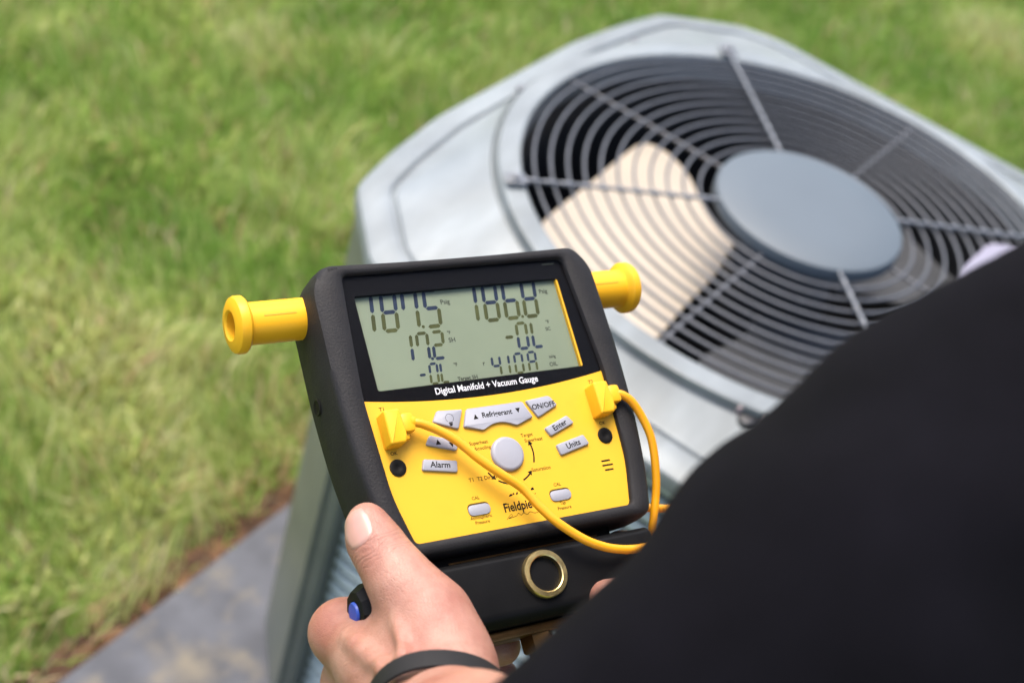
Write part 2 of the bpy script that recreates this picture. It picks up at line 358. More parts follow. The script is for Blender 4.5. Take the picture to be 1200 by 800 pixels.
for k in range(3):
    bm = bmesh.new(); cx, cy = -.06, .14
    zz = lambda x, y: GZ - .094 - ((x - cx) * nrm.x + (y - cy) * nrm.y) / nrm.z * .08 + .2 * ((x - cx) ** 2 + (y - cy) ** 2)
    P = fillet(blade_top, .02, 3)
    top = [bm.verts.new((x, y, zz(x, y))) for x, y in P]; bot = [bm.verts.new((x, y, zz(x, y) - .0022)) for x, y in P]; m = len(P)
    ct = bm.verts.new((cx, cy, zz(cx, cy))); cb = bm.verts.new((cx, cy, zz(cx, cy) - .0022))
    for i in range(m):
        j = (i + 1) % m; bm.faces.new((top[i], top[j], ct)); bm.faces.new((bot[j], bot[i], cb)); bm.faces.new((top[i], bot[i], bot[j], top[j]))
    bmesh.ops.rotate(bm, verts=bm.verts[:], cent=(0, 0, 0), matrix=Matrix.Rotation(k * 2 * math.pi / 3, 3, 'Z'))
    fb = obj('fan_blade', bm, 'blade_lit' if k == 0 else 'blade_shaded', ac, auto=50); fb['label'] = 'pale beige fan blade with sunlight painted in' if k == 0 else 'fan blade with dark shade painted in'  # sunlit and shaded blades told apart by painted colour
# body: corner posts, louvers, base
ZB, ZT = .056, GZ - .056
post_poly = lambda s: [p for p in s]
def corner_post(sx, sy):
    bm = bmesh.new(); x = BX0 if sx < 0 else BX1; y = BY0 if sy < 0 else BY1; ins = .0
    x -= sx * ins; y -= sy * ins
    pts = [(x - sx * (CB + .002), y), (x - sx * CB, y), (x, y - sy * CB), (x, y - sy * (CB + .002)), (x - sx * .03, y - sy * (CB + .03)), (x - sx * (CB + .03), y - sy * .03)]
    P = fillet(pts, [.001, .004, .004, .001, .001, .001], 4)
    if sx * sy < 0: P = P[::-1]
    for z0, z1 in ((ZB, ZT),):
        b = [bm.verts.new((*p, z0)) for p in P]; t = [bm.verts.new((*p, z1)) for p in P]
        for i in range(len(P)): bm.faces.new((b[i], b[(i + 1) % len(P)], t[(i + 1) % len(P)], t[i]))
        bm.faces.new(t); bm.faces.new(b[::-1])
    return obj('corner_post', bm, 'post_metal', ac, auto=35)
for sx in (-1, 1):
    for sy in (-1, 1): corner_post(sx, sy)
# dark core behind the louvers
bm = bmesh.new(); core = offset_poly(octo, .026); loft(bm, [[(x, y, ZB) for x, y in core], [(x, y, ZT + .004) for x, y in core]])
obj('coil_core', bm, 'gap_dark', ac)
# margin strip beside the post on the front face, then louver slats with a gap that shows the dark core
YF0, YF1 = BY0 + CB + .004, BY1 - CB - .004
for yy in ((YF1 - .018, YF1 - .002), (YF0 + .002, YF0 + .018)):
    bm = bmesh.new(); add_box(bm, (BX0 + .002, yy[0], ZB), (BX0 + .026, yy[1], ZT), .003); obj('side_trim', bm, 'post_metal', ac, auto=40)
def slat_mesh(length):
    bm = bmesh.new(); sec = [(.0, -.0070), (.0052, -.0060), (.0066, -.0034), (.0056, -.0008), (.0, .0030), (-.006, .0028), (-.006, -.0068)]   # (outward, up)
    ends = []
    for t, sc in ((0, .05), (.016, 1), (length - .016, 1), (length, .05)):
        ends.append([bm.verts.new((-o * (sc if o > 0 else 1), t - length / 2, u)) for o, u in sec])
    for a, b in zip(ends, ends[1:]):
        for k in range(len(sec)): bm.faces.new((a[k], a[(k + 1) % len(sec)], b[(k + 1) % len(sec)], b[k]))
    bm.faces.new(ends[0]); bm.faces.new(ends[-1][::-1]); return bm
pitch = .0205; nsl = int((ZT - ZB - .02) / pitch)
first = obj('louver_slat', slat_mesh(YF1 - YF0 - .032), 'louver_metal', ac, auto=50); first.location = (BX0 + .024, (YF0 + YF1) / 2, ZB + .014)
for i in range(1, nsl):
    o = first.copy(); COL.objects.link(o); o.parent = ac; o.location = (BX0 + .024, (YF0 + YF1) / 2, ZB + .014 + i * pitch)
# the three faces turned away from the photograph: louvers joined per face
for ang, dist, L in ((math.pi, BX1 - .018, YF1 - YF0 - .032), (-math.pi / 2, BY1 - .018, BX1 - BX0 - 2 * CB - .06), (math.pi / 2, -BY0 - .018, BX1 - BX0 - 2 * CB - .06)):
    bm = bmesh.new()
    for i in range(nsl):
        b2 = slat_mesh(L); bmesh.ops.translate(b2, verts=b2.verts[:], vec=(-dist, 0, ZB + .014 + i * pitch)); me = bpy.data.meshes.new('t'); b2.to_mesh(me); b2.free(); bm.from_mesh(me); bpy.data.meshes.remove(me)
    bmesh.ops.rotate(bm, verts=bm.verts[:], cent=(0, 0, 0), matrix=Matrix.Rotation(ang, 3, 'Z'))
    o = obj('louver_panel', bm, 'louver_metal', ac, auto=50); o['kind'] = 'stuff'
bm = bmesh.new(); add_prism(bm, offset_poly(octo, .006), .0525, .062, .002, bottom=True); obj('base_tray', bm, 'post_metal', ac)
# screws along the cover lip
for p in ((HX0 - .0005, .20), (HX0 - .0005, -.05), (HX0 - .0005, -.22)):
    bm = bmesh.new(); add_lathe(bm, [(.006, 0), (.006, .003), (.003, .005)], 6, (p[0], p[1], GZ - .0515), (-1, 0, 0)); obj('screw', bm, 'rib_wire', ac)

# small things lying on the unit
bm = bmesh.new()
P = [(.018, -.166), (.045, -.160), (.110, -.164), (.125, -.172), (.136, -.200), (.09, -.212), (.030, -.200)]
add_prism(bm, fillet(P, .012, 4), GZ + .0095, GZ + .0135, .001, bottom=True)
o = obj('tag', bm, 'scrap'); o['label'] = 'small pale lavender tag lying on the fan grille beside the black shoulder'; o['category'] = 'tag'
vc = thing('valve_cap', 'small dark cap with a pale pink highlight modelled as a crescent on top beside the black sleeve', 'cap', Matrix.Translation((-.316, -.098, GZ - .030)) @ Matrix.Scale(.85, 4))
bm = bmesh.new(); add_lathe(bm, [(0, 0), (.0150, 0), (.0160, .003), (.0150, .006), (.0150, .018), (.0125, .022), (.006, .0235), (0, .024)], 28, caps=False); obj('body', bm, 'dark_plastic', vc, auto=40)
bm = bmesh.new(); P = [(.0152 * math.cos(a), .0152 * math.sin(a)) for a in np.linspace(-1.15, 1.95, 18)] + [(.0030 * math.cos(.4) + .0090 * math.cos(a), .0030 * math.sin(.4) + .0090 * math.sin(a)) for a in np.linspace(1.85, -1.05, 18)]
add_prism(bm, P, .0185, .0290, .001); obj('crescent', bm, 'pink_highlight', vc, auto=40)  # pale highlight of the cap, modelled as a pink crescent

# ------------------------------------------------------------------ grass
def vnoise(x, y, s, seed):
    r = np.random.default_rng(seed); T = r.random((64, 64)); u = x * s + 17.3; v = y * s + 9.1
    i = np.floor(u).astype(int); j = np.floor(v).astype(int); fu = u - i; fv = v - j; fu = fu * fu * (3 - 2 * fu); fv = fv * fv * (3 - 2 * fv)
    g = lambda a, b: T[a % 64, b % 64]
    return (g(i, j) * (1 - fu) + g(i + 1, j) * fu) * (1 - fv) + (g(i, j + 1) * (1 - fu) + g(i + 1, j + 1) * fu) * fv
def grass(name, n, x0, x1, y0, y1, wid, hole=None):
    x = RNG.uniform(x0, x1, n); y = RNG.uniform(y0, y1, n)
    edge = .018 * (vnoise(x, y, 9, 5) - .3)
    keep = ~((x > -.64 - edge) & (x < .53 + edge) & (y > -.52 - edge) & (y < .478 + edge))
    keep &= RNG.random(n) < .35 + .9 * vnoise(x, y, 14, 2)
    if hole is not None: keep &= ~((x > hole[0]) & (x < hole[1]) & (y > hole[2]) & (y < hole[3]))
    x, y = x[keep], y[keep]; n = len(x)
    c1 = vnoise(x, y, 6, 3); c2 = vnoise(x, y, 2.2, 4); c3 = vnoise(x, y, 19, 6)
    h = (.036 + .048 * RNG.random(n)) * (.7 + .5 * c1 + .25 * c3)
    a = RNG.uniform(0, 2 * np.pi, n); lean = (.15 + .75 * RNG.random(n) ** 1.3) * h; la = np.where(RNG.random(n) < .5, a, 6.28 * vnoise(x, y, 4, 8) * 1.6)
    w = wid * RNG.uniform(.7, 1.35, n) * .5
    dx, dy = np.cos(a) * w, np.sin(a) * w; lx, ly = np.cos(la) * lean, np.sin(la) * lean
    V = np.zeros((n, 5, 3), np.float32)
    V[:, 0] = np.stack([x - dx, y - dy, np.zeros(n)], 1); V[:, 1] = np.stack([x + dx, y + dy, np.zeros(n)], 1)
    V[:, 2] = np.stack([x + dx * .85 + lx * .35, y + dy * .85 + ly * .35, h * .62], 1); V[:, 3] = np.stack([x - dx * .85 + lx * .35, y - dy * .85 + ly * .35, h * .62], 1)
    V[:, 4] = np.stack([x + lx, y + ly, h * (1 - .25 * (lean / h) ** 2)], 1)
    base = np.arange(n)[:, None] * 5
    F = np.concatenate([base + np.array([0, 1, 2]), base + np.array([0, 2, 3]), base + np.array([3, 2, 4])], 1).reshape(-1)
    me = bpy.data.meshes.new(name); me.vertices.add(n * 5); me.vertices.foreach_set('co', V.reshape(-1)); nt = n * 3
    me.loops.add(nt * 3); me.loops.foreach_set('vertex_index', F.astype(np.int32)); me.polygons.add(nt); me.polygons.foreach_set('loop_start', np.arange(nt, dtype=np.int32) * 3)
    me.update(calc_edges=True)
    pal = np.array([(.19, .32, .058), (.29, .41, .088), (.40, .48, .14), (.53, .55, .21), (.62, .60, .31), (.66, .55, .33), (.52, .33, .20)])
    c4 = vnoise(x, y, 3.7, 11); t = np.clip(.37 + 1.35 * (.45 * c2 + .3 * c1 + .25 * c4 - .5) + RNG.normal(0, .17, n), 0, .999); idx = (t * 5).astype(int)
    dry = RNG.random(n) < .06 + .10 * (c3 > .72) + .26 * np.clip(1 - (np.abs(y - .5) / .09), 0, 1) * (np.abs(x) < .7); idx[dry] = RNG.integers(5, 7, dry.sum())
    colr = pal[idx] * RNG.uniform(.75, 1.2, (n, 1))
    ca = me.color_attributes.new('blade_col', 'FLOAT_COLOR', 'POINT'); C4 = np.ones((n, 5, 4), np.float32); C4[:, :, :3] = colr[:, None, :]
    ca.data.foreach_set('color', C4.reshape(-1)); me.materials.append(MATS['grass'])
    o = link(bpy.data.objects.new(name, me)); o['kind'] = 'stuff'; o['label'] = 'short green lawn grass with a few dry straw blades around the pad'; o['category'] = 'grass'
    return o
grass('grass', 270000, -1.3, 3.7, -.75, 2.35, .0043)
grass('outer_grass', 110000, -3.2, 5.5, -3.2, 4.2, .008, hole=(-1.3, 3.7, -.75, 2.35))

# ------------------------------------------------------------------ the digital gauge, in its own frame (mm): x across, y up the face, z out of the face
mm = .001
DM = Matrix(((.873972, .450378, -.182574, -.81527), (-.484712, .780757, -.394301, -.07068), (-.035039, .433104, .900663, 1.10764), (0, 0, 0, 1)))
def dframe(x, y, z): return DM @ Matrix.Translation((x * mm, y * mm, z * mm))
met = thing('digital_gauge', 'yellow faced digital gauge with black rubber boot and grey display held in the left hand', 'gauge', DM)
def S(bm): bmesh.ops.scale(bm, vec=(mm, mm, mm), verts=bm.verts[:]); return bm
def part(name, bm, m, parent=met, **k): return obj(name, S(bm), m, parent, **k)
# face outline (window + yellow plate) and boot outlines
face = fillet([(-62, 68), (62, 68), (66.6, 6), (64.6, -42), (59.2, -64.9), (-59.2, -64.9), (-64.6, -42), (-66.6, 6)], [4, 4, 6, 8, 2.5, 2.5, 8, 6], 5)
outer = fillet([(-71, 74.2), (-22, 73.2), (22, 73.2), (71, 74.2), (78.4, 63), (79.2, 14), (78.0, -20), (74.2, -50), (69, -71.5), (-69, -71.5), (-74.2, -50), (-78.0, -20), (-79.2, 14), (-78.4, 63)], [5, 20, 20, 5, 6, 12, 14, 10, 5, 5, 10, 14, 12, 6], 5)
ND = 220
dang = sorted(set([round(2 * math.pi * k / ND, 5) for k in range(ND)] + [round(math.atan2(y, x) % (2 * math.pi), 5) for x, y in face] + [round(math.atan2(y, x) % (2 * math.pi), 5) for x, y in outer]))
def dl(poly, z, s=1.0): return [(q[0] * s, q[1] * s, z) for q in (raycast_poly(poly, a) for a in dang)]
def mixl(t, z): 
    A = dl(outer, 0); B = dl(face, 0); return [(a[0] * (1 - t) + b[0] * t, a[1] * (1 - t) + b[1] * t, z) for a, b in zip(A, B)]
bm = bmesh.new()
loft(bm, [dl(outer, -38, .90), dl(outer, -37.5, .955), dl(outer, -34, .985), dl(outer, -20, 1.004), dl(outer, -8, 1.006), dl(outer, -1.0, 1.0), dl(outer, 1.6, .992), mixl(.22, 3.0), mixl(.55, 3.6), mixl(.86, 3.3), mixl(.97, 2.6), mixl(1.0, 1.4), mixl(1.0, -1.5)], cap0=True)
part('rubber_boot', bm, 'boot_rubber', auto=45)
# small dimple and score marks on the left wall of the boot
bm = bmesh.new(); add_lathe(bm, [(0, .1), (2.2, .1), (3.6, .5), (4.2, 0)], 20, (-79.6, 12, -22), (-1, .02, 0), caps=False); part('wall_dimple', bm, 'hole_black')
# yellow plate
arc = [(x, 5.6 - 5.3 * (1 - (x / 66.6) ** 2)) for x in np.linspace(66.6, -66.6, 25)]
plate = [(-59.2, -64.8), (59.2, -64.8), (64.5, -42), (66.7, 0), ] + arc + [(-66.7, 0), (-64.5, -42)]
plate = [(-67.2, 3) if p == (-66.7, 0) else (67.2, 3) if p == (66.7, 0) else p for p in plate]
plate = [(-61.5, -66.5), (61.5, -66.5), (66.5, -42), (68.0, 3)] + [(x * 1.02, y) for x, y in arc] + [(-68.0, 3), (-66.5, -42)]
bm = bmesh.new(); add_prism(bm, plate, -3, 0, 0, bottom=True); yp = part('yellow_plate', bm, 'yellow_face')
# black window with its recess
LX0, LX1, LY0, LY1 = -57.4, 57.0, 9.3, 57.7
bm = bmesh.new()
wout = [(-64, 69.5), (64, 69.5)] + [(x * 1.02, y + .15) for x, y in arc]
wa = sorted(set([round(2 * math.pi * k / 160, 5) for k in range(160)] + [round(math.atan2(y - 35, x) % (2 * math.pi), 5) for x, y in wout + [(LX0, LY0), (LX1, LY0), (LX1, LY1), (LX0, LY1)]]))
lin = fillet([(LX0, LY0), (LX1, LY0), (LX1, LY1), (LX0, LY1)], 1.0, 2)
wl_ = lambda P, z: [(*raycast_poly(P, a, (0, 35)), z) for a in wa]
loft(bm, [wl_(wout, -3), wl_(wout, .05), wl_(lin, .05), wl_(lin, -2.4)])
win = part('window', bm, 'window_black', auto=40)
bm = bmesh.new(); add_box(bm, (LX0 - 1.5, LY0 - 1.5, -6), (LX1 + 1.5, LY1 + 1.5, -2.5)); lcd = part('lcd', bm, 'lcd')
bm = bmesh.new(); add_box(bm, (LX1 - 1.0, LY0 + .2, -2.45), (LX1 - .05, LY1 - .6, -.3)); part('edge_strip', bm, 'yellow_face', win)
bm = bmesh.new(); g = [(-63, 68.6), (63, 68.6)] + [(x * .99, y + .6) for x, y in arc]; add_prism(bm, g, .12, .5, 0, bottom=True); part('window_glass', bm, 'window_glass')
def txt(s, size, x, y, z, m='print_black', parent=met, bold=0.0, name='lettering', **k):
    return text_obj(name, s, size * mm, (x * mm, y * mm, z * mm), m, parent, bold * mm, **k)
txt('Digital Manifold + Vacuum Gauge', 4.7, 0, 5.6, .08, 'print_white', win, .06, sx=.90)
# seven segment digits, flat print on the display
SEG = {'0': 'abcdef', '1': 'bc', '2': 'abged', '4': 'fgbc', '5': 'afgcd', '6': 'afgcde', '7': 'fabc', '8': 'abcdefg', 'L': 'fed', '-': 'g', 'A': 'abcefg', 'r': 'eg'}
def digit(ch, x, y, w, h, t, upper, lower, sl=.14):
    bm = bmesh.new(); hw = t / 2; g = .22
    def seg(p, q, mi):
        (x0, y0), (x1, y1) = p, q; L = math.hypot(x1 - x0, y1 - y0); ux, uy = (x1 - x0) / L, (y1 - y0) / L; nx, ny = -uy, ux
        a = (x0 + ux * g, y0 + uy * g); b = (x1 - ux * g, y1 - uy * g)
        pts = [a, (a[0] + ux * hw + nx * hw, a[1] + uy * hw + ny * hw), (b[0] - ux * hw + nx * hw, b[1] - uy * hw + ny * hw), b, (b[0] - ux * hw - nx * hw, b[1] - uy * hw - ny * hw), (a[0] + ux * hw - nx * hw, a[1] + uy * hw - ny * hw)]
        f = bm.faces.new([bm.verts.new((px + (py) * sl, py, 0)) for px, py in pts]); f.material_index = mi
    m = h / 2
    S_ = {'a': ((0, h), (w, h), 0), 'b': ((w, h), (w, m), 0), 'c': ((w, m), (w, 0), 1), 'd': ((0, 0), (w, 0), 1), 'e': ((0, m), (0, 0), 1), 'f': ((0, h), (0, m), 0), 'g': ((0, m), (w, m), 0)}
    for c in SEG[ch]: seg(*S_[c])
    bmesh.ops.translate(bm, verts=bm.verts[:], vec=(x - 1.0, y - .8, -2.44)); return part('lcd_digit', bm, [upper, lower], lcd)
N_, O_ = 'seg_navy', 'seg_olive'
for row in ([('1', -56.4), ('8', -43.9), ('7', -32.6), ('5', -20.8)], [('1', 0.2), ('8', 12.3), ('6', 23.8), ('8', 35.0)]):
    for c, x in row: digit(c, x, 40.3, 7.2, 18.9, 2.1, N_, O_)
for x, y, m in ((-23.2, 40.6, O_), (33.0, 40.6, O_), (-22.9, 23.9, N_)):
    bm = bmesh.new(); add_lathe(bm, [(0, 0), (.85, 0)], 10, (x - 1.0, y - .8, -2.44), caps=False); part('lcd_point', bm, m, lcd)
for c, x in (('1', -38.8), ('7', -29.9), ('2', -21.6)): digit(c, x, 23.7, 5.6, 13.6, 1.75, O_, N_)
for c, x in (('-', 18.4), ('0', 26.0), ('L', 34.6)): digit(c, x, 23.7, 5.4, 13.4, 1.75, O_, N_)
for c, x in (('-', -33.0), ('0', -26.9), ('L', -21.0)): digit(c, x, 11.3, 4.0, 10.0, 1.35, N_, O_)
for c, x in (('4', 7.6), ('1', 12.6), ('0', 20.4), ('A', 28.2)): digit(c, x, 11.3, 4.3, 10.0, 1.35, N_, O_)
for s, x, y, z in (('Psig', -8, 52.3, 3.4), ('Psig', 49, 53.0, 3.2), ('\u00b0F', -10.5, 36.2, 2.2), ('SH', -9.8, 32.2, 3.2), ('\u00b0F', 46.3, 36.3, 2.4), ('SC', 45.5, 32.5, 2.6), ('\u00b0F', -11.6, 19.5, 2.4), ('Target SH', -7.0, 12.0, 2.7), ('r', 3.8, 18.4, 3.4), ('inHg', 43.2, 17.6, 2.0), ('OIL', 42.6, 13.6, 3.0)):
    txt(s, z, x - 1.0, y - .8, -2.44, 'seg_small', lcd, .08, 'lcd_text')
# grey buttons with their lettering
def button(poly, s=None, size=3.4, pos=None, rot=0.0, r=.9, h=1.5, bold=.08):
    bm = bmesh.new(); add_prism(bm, fillet(poly, r, 3), -.5, h, .45, 2); b = part('button', bm, 'button_grey', auto=45)
    if s: txt(s, size, pos[0], pos[1], h + .03, 'print_black', b, bold, rot=rot)
    return b
def mir(P): return [(-x, y) for x, y in P][::-1]
on = [(17.6, -5.1), (31.0, -4.2), (34.6, -9.4), (22.2, -14.4)]
button(on, 'ON/OFF', 3.7, (26.6, -8.9), .04)
en = [(23.9, -20.2), (38.0, -15.4), (41.0, -19.7), (26.2, -24.6)]
button(en, 'Enter', 4.0, (32.4, -20.0), .33)
un = [(27.5, -29.4), (44.2, -26.3), (46.2, -31.4), (28.7, -34.9)]
button(un, 'Units', 4.0, (36.9, -30.5), .17)
bb = button(mir(on)); arb = button(mir(en)); button(mir(un), 'Alarm', 4.1, (-36.6, -30.3), -.17)
top = [(15.4, -5.3), (19.2, -13.8), (9.6, -16.5)] + [(x, -13.9 - 2.5 * (x / 8.6) ** 2) for x in np.linspace(8.2, -8.2, 9)] + [(-9.6, -16.5), (-19.2, -13.8), (-15.4, -5.3)]
rb = button(top, 'Refrigerant', 3.7, (0, -9.6), 0, r=.7)
def tri(bm, x, y, s, up, z): bm.faces.new([bm.verts.new((x + a * s, y + b * s * (1 if up else -1), z)) for a, b in ((-.6, -.5), (.6, -.5), (0, .6))])
for x, y, s_, up, pr in ((-11.8, -9.8, 2.2, True, rb), (11.8, -9.4, 2.2, False, rb), (-34.8, -19.4, 2.3, True, arb), (-28.0, -21.4, 2.3, False, arb)):
    bm = bmesh.new(); tri(bm, x, y, s_, up, 1.54); part('arrow_mark', bm, 'print_black', pr)
# light bulb mark
bm = bmesh.new(); cx, cy = -25.6, -8.6
ring = [(cx + 2.0 * math.cos(a), cy + 2.0 * math.sin(a)) for a in np.linspace(-.9, math.pi + .9, 20)]
for (x0, y0), (x1, y1) in zip(ring, ring[1:]):
    nx, ny = (x0 - cx) * .09, (y0 - cy) * .09; bm.faces.new([bm.verts.new(p) for p in ((x0, y0, 1.54), (x1, y1, 1.54), (x1 + nx, y1 + ny, 1.54), (x0 + nx, y0 + ny, 1.54))])
for y, w in ((-10.9, 1.0), (-11.6, .9), (-12.2, .6)): bm.faces.new([bm.verts.new(p) for p in ((cx - w, y - .28, 1.54), (cx + w, y - .28, 1.54), (cx + w, y + .28, 1.54), (cx - w, y + .28, 1.54))])
part('bulb_mark', bm, 'print_black', bb)
# round selector
bm = bmesh.new(); add_lathe(bm, [(8.6, -.5), (8.6, .9), (8.1, 1.9), (7.0, 2.2), (0, 2.0)], 48, (0, -30.0, 0), caps=False); part('selector_knob', bm, 'button_grey', auto=50)
def arcmark(a0, a1, r=14.5, w=.80, head=True):
    bm = bmesh.new(); n = 14; c = (0, -30)
    A = [math.radians(a0 + (a1 - a0) * k / n) for k in range(n + 1)]
    for p, q in zip(A, A[1:]): bm.faces.new([bm.verts.new((c[0] + rr * math.cos(t), c[1] + rr * math.sin(t), .06)) for t, rr in ((p, r - w / 2), (q, r - w / 2), (q, r + w / 2), (p, r + w / 2))])
    if head:
        s = 1 if a1 > a0 else -1; e = A[-1]; d = e + s * .15
        bm.faces.new([bm.verts.new((c[0] + rr * math.cos(t), c[1] + rr * math.sin(t), .06)) for t, rr in ((e, r - 1.4), (e, r + 1.4), (d, r))])
    part('dial_arc', bm, 'print_black', yp)
arcmark(-24, 12); arcmark(-70, -50); arcmark(-125, -84, head=False); arcmark(-150, -138)
B_ = 'print_shade_brown'
for s, z, x, y in (('Target', 2.5, 13.6, -22.0), ('Superheat', 2.5, 16.6, -24.8), ('Saturation', 2.6, 16.2, -39.6), ('Superheat', 2.5, -13.2, -22.2), ('Subcooling', 2.5, -12.8, -25.0), ('T1  T2 Direct', 2.7, -16.0, -39.6), ('T1', 2.7, -57.9, .4), ('T2', 2.7, 58.3, .2),
                   ('OK', 2.4, -57.6, -21.3), ('OK', 2.4, 57.8, -21.8), ('CAL', 2.2, -22.6, -48.3), ('CAL', 2.2, 22.4, -48.6), ('Atmospheric', 2.2, -22.3, -57.6), ('Pressure', 2.2, -22.3, -60.0), ('Tap', 2.2, 22.6, -57.9), ('Pressure', 2.2, 22.8, -60.3)):
    txt(s, z, x, y, .06, 'print_black' if s in ('T1', 'T2', 'OK') else B_, yp, .03)
txt('Fieldpiece', 6.1, .4, -55.6, .06, 'print_black', yp, .15, sx=.82)
bm = bmesh.new()
for x0, y0, w, h in ((-5.2, -50.4, 2.2, 1.3), (-3.2, -49.9, 1.5, 1.1), (-1.2, -50.1, 1.4, 1.5), (1.0, -49.7, 2.4, 1.0), (4.0, -50.2, 1.8, 1.3), (7.0, -49.3, 2.4, 1.6), (8.6, -51.4, 1.0, .7)):
    P = fillet([(x0, y0), (x0 + w, y0 + .3), (x0 + w * .8, y0 + h), (x0 + w * .3, y0 + h * .7)], .3, 2); bm.faces.new([bm.verts.new((x, y, .06)) for x, y in P])
part('logo_mark', bm, 'print_black', yp)
bm = bmesh.new()
pts = smooth_path([(-9.5, -61.0, .06), (-6.8, -58.9, .06), (-5.9, -59.6, .06), (-8.4, -60.6, .06), (-4.0, -60.0, .06), (-2.6, -58.9, .06), (-1.4, -60.0, .06), (.2, -59.2, .06), (2.0, -60.2, .06), (3.8, -59.2, .06), (6.2, -60.2, .06), (9.5, -59.6, .06)], 6)
for p, q in zip(pts, pts[1:]): bm.faces.new([bm.verts.new(v) for v in ((p.x, p.y - .14, .06), (q.x, q.y - .14, .06), (q.x, q.y + .14, .06), (p.x, p.y + .14, .06))])
part('script_line', bm, B_, yp)
# jacks, cal buttons, speaker slots
for x in (-57.5, 57.2):
    bm = bmesh.new(); add_lathe(bm, [(4.1, -.2), (4.1, .5), (3.6, .75), (1.5, .55), (1.0, .3), (0, .3)], 28, (x, -28.3, 0), caps=False); part('jack', bm, 'hole_black', auto=40)
for x in (-22.4, 22.5):
    P = fillet([(x - 5.9, -56.4), (x + 5.9, -56.4), (x + 5.9, -50.6), (x - 5.9, -50.6)], 2.85, 6)
    Q = fillet([(x - 5.75, -56.5), (x + 5.75, -56.5), (x + 5.75, -51.5), (x - 5.75, -51.5)], 2.45, 6)
    bm = bmesh.new(); bm.faces.new([bm.verts.new((*p, .05)) for p in P]); part('cal_recess_shade', bm, 'print_shade_brown')  # flat brown patch paints the shaded upper edge of the recess
    bm = bmesh.new(); add_prism(bm, Q, .06, .7, .25, 2); part('cal_button', bm, 'button_grey', auto=45)
for y, x0, x1 in ((-40.9, 50.7, 55.8), (-43.2, 50.6, 56.8), (-45.6, 51.3, 56.4)):
    bm = bmesh.new(); bm.faces.new([bm.verts.new((x, yy, .07)) for x, yy in ((x0, y - .42), (x1, y - .42), (x1, y + .42), (x0, y + .42))]); part('speaker_slot', bm, 'hole_black')
txt('DATA', 2.0, -66, 71.2, 3.45, 'hole_black'); 
bm = bmesh.new(); bm.faces.new([bm.verts.new((x, y, .08)) for x, y in ((50.5, 65.6), (57.5, 65.6), (57.5, 66.3), (50.5, 66.3))]); part('window_mark', bm, 'seg_small', win)
# yellow spools on both sides
for s in (-1, 1):
    bm = bmesh.new(); add_lathe(bm, [(10.2, 70), (10.2, 105.6), (10.8, 106.2), (13.0, 107.0), (13.8, 108.0), (13.8, 110.8), (13.2, 112.2), (10.6, 113.6), (7.4, 113.9), (6.4, 113.0), (5.6, 100), (0, 100)], 40, (0, 56.2, -19), (s, 0, 0), caps=False)
    sp = part('hanger_spool', bm, 'yellow_plastic', auto=35)
    bm = bmesh.new(); add_box(bm, (min(s * 84, s * 100), 55.6, -8.9), (max(s * 84, s * 100), 56.4, -8.65)); part('mould_line', bm, 'yellow_rubber', sp)
# manifold below the head
bm = bmesh.new(); add_box(bm, (-50, -77, -33), (50, -68, -10)); part('neck', bm, 'hole_black')
bm = bmesh.new(); add_box(bm, (-40, -75.2, -11), (42, -74.4, -9.5)); part('neck_rail', bm, 'dull_brass')
sec = fillet([(-76.6, -34), (-76.6, -1.5), (-79.0, 2.2), (-105.5, 2.2), (-108.8, -3.0), (-110.0, -34)], [2, 1.4, 1.4, 3, 2, 2], 4)
bm = bmesh.new(); loft(bm, [[(x, y * s + (1 - s) * -93, z * s + (1 - s) * -16) for y, z in sec] for x, s in ((-66, .93), (-64.5, 1), (64.5, 1), (66, .93))], cap0=True, cap1=True)
mb = part('manifold_block', bm, 'manifold_black', auto=40)
bm = bmesh.new(); add_lathe(bm, [(11.4, 2), (11.4, 4.5), (11.0, 5.1), (8.9, 5.2), (8.4, 4.8), (8.2, 2.0), (8.2, -3)], 40, (0.3, -89.9, 0), (0, 0, 1), caps=False); part('sight_ring', bm, 'brass', auto=35)
bm = bmesh.new(); add_lathe(bm, [(9.0, 2.2), (8.0, 1.6), (7.5, -1), (7.4, -3)], 6, (0.3, -89.9, 0), (0, 0, 1), caps=False, phase=.3); part('sight_hex', bm, 'brass', auto=25)
bm = bmesh.new(); add_lathe(bm, [(0, -2.5), (9.0, -2.5)], 28, (0.3, -89.9, 0), caps=False)
add_box(bm, (-3, -94, -2.4), (-1.2, -88, -1.2)); add_box(bm, (1.2, -95, -2.4), (2.6, -90, -1.4)); part('sight_glass', bm, 'sight_glass')
bm = bmesh.new(); add_box(bm, (-52, -114, -27), (52, -109.5, -9), 1.0); part('brass_rail', bm, 'dull_brass', auto=40)
for x in (-40, -1, 40):
    bm = bmesh.new(); add_lathe(bm, [(8.2, 112), (8.2, 121), (7.4, 122)], 6, (x, 0, -18), (0, -1, 0), phase=.2); add_lathe(bm, [(5.5, 121), (5.5, 134), (6.2, 134), (6.2, 140)], 20, (x, 0, -18), (0, -1, 0)); part('hose_port', bm, 'dull_brass', auto=35)
# left valve handle (black with a blue cap)
bm = bmesh.new(); add_lathe(bm, [(5, 64), (5, 69), (11.5, 69.5), (12.8, 71), (13.0, 76), (12.4, 82), (9.6, 86.6), (5.6, 87), (5.2, 86.2), (0, 86.2)], 10, (0, -86.5, -19), (-1, 0, 0), caps=False); vh = part('valve_handle', bm, 'manifold_black', auto=30)
bm = bmesh.new(); add_lathe(bm, [(5.1, 85.9), (5.1, 87.2), (4.5, 88.0), (0, 88.2)], 28, (0, -86.5, -19), (-1, 0, 0), caps=False); part('valve_cap', bm, 'blue_plastic', vh, auto=40)

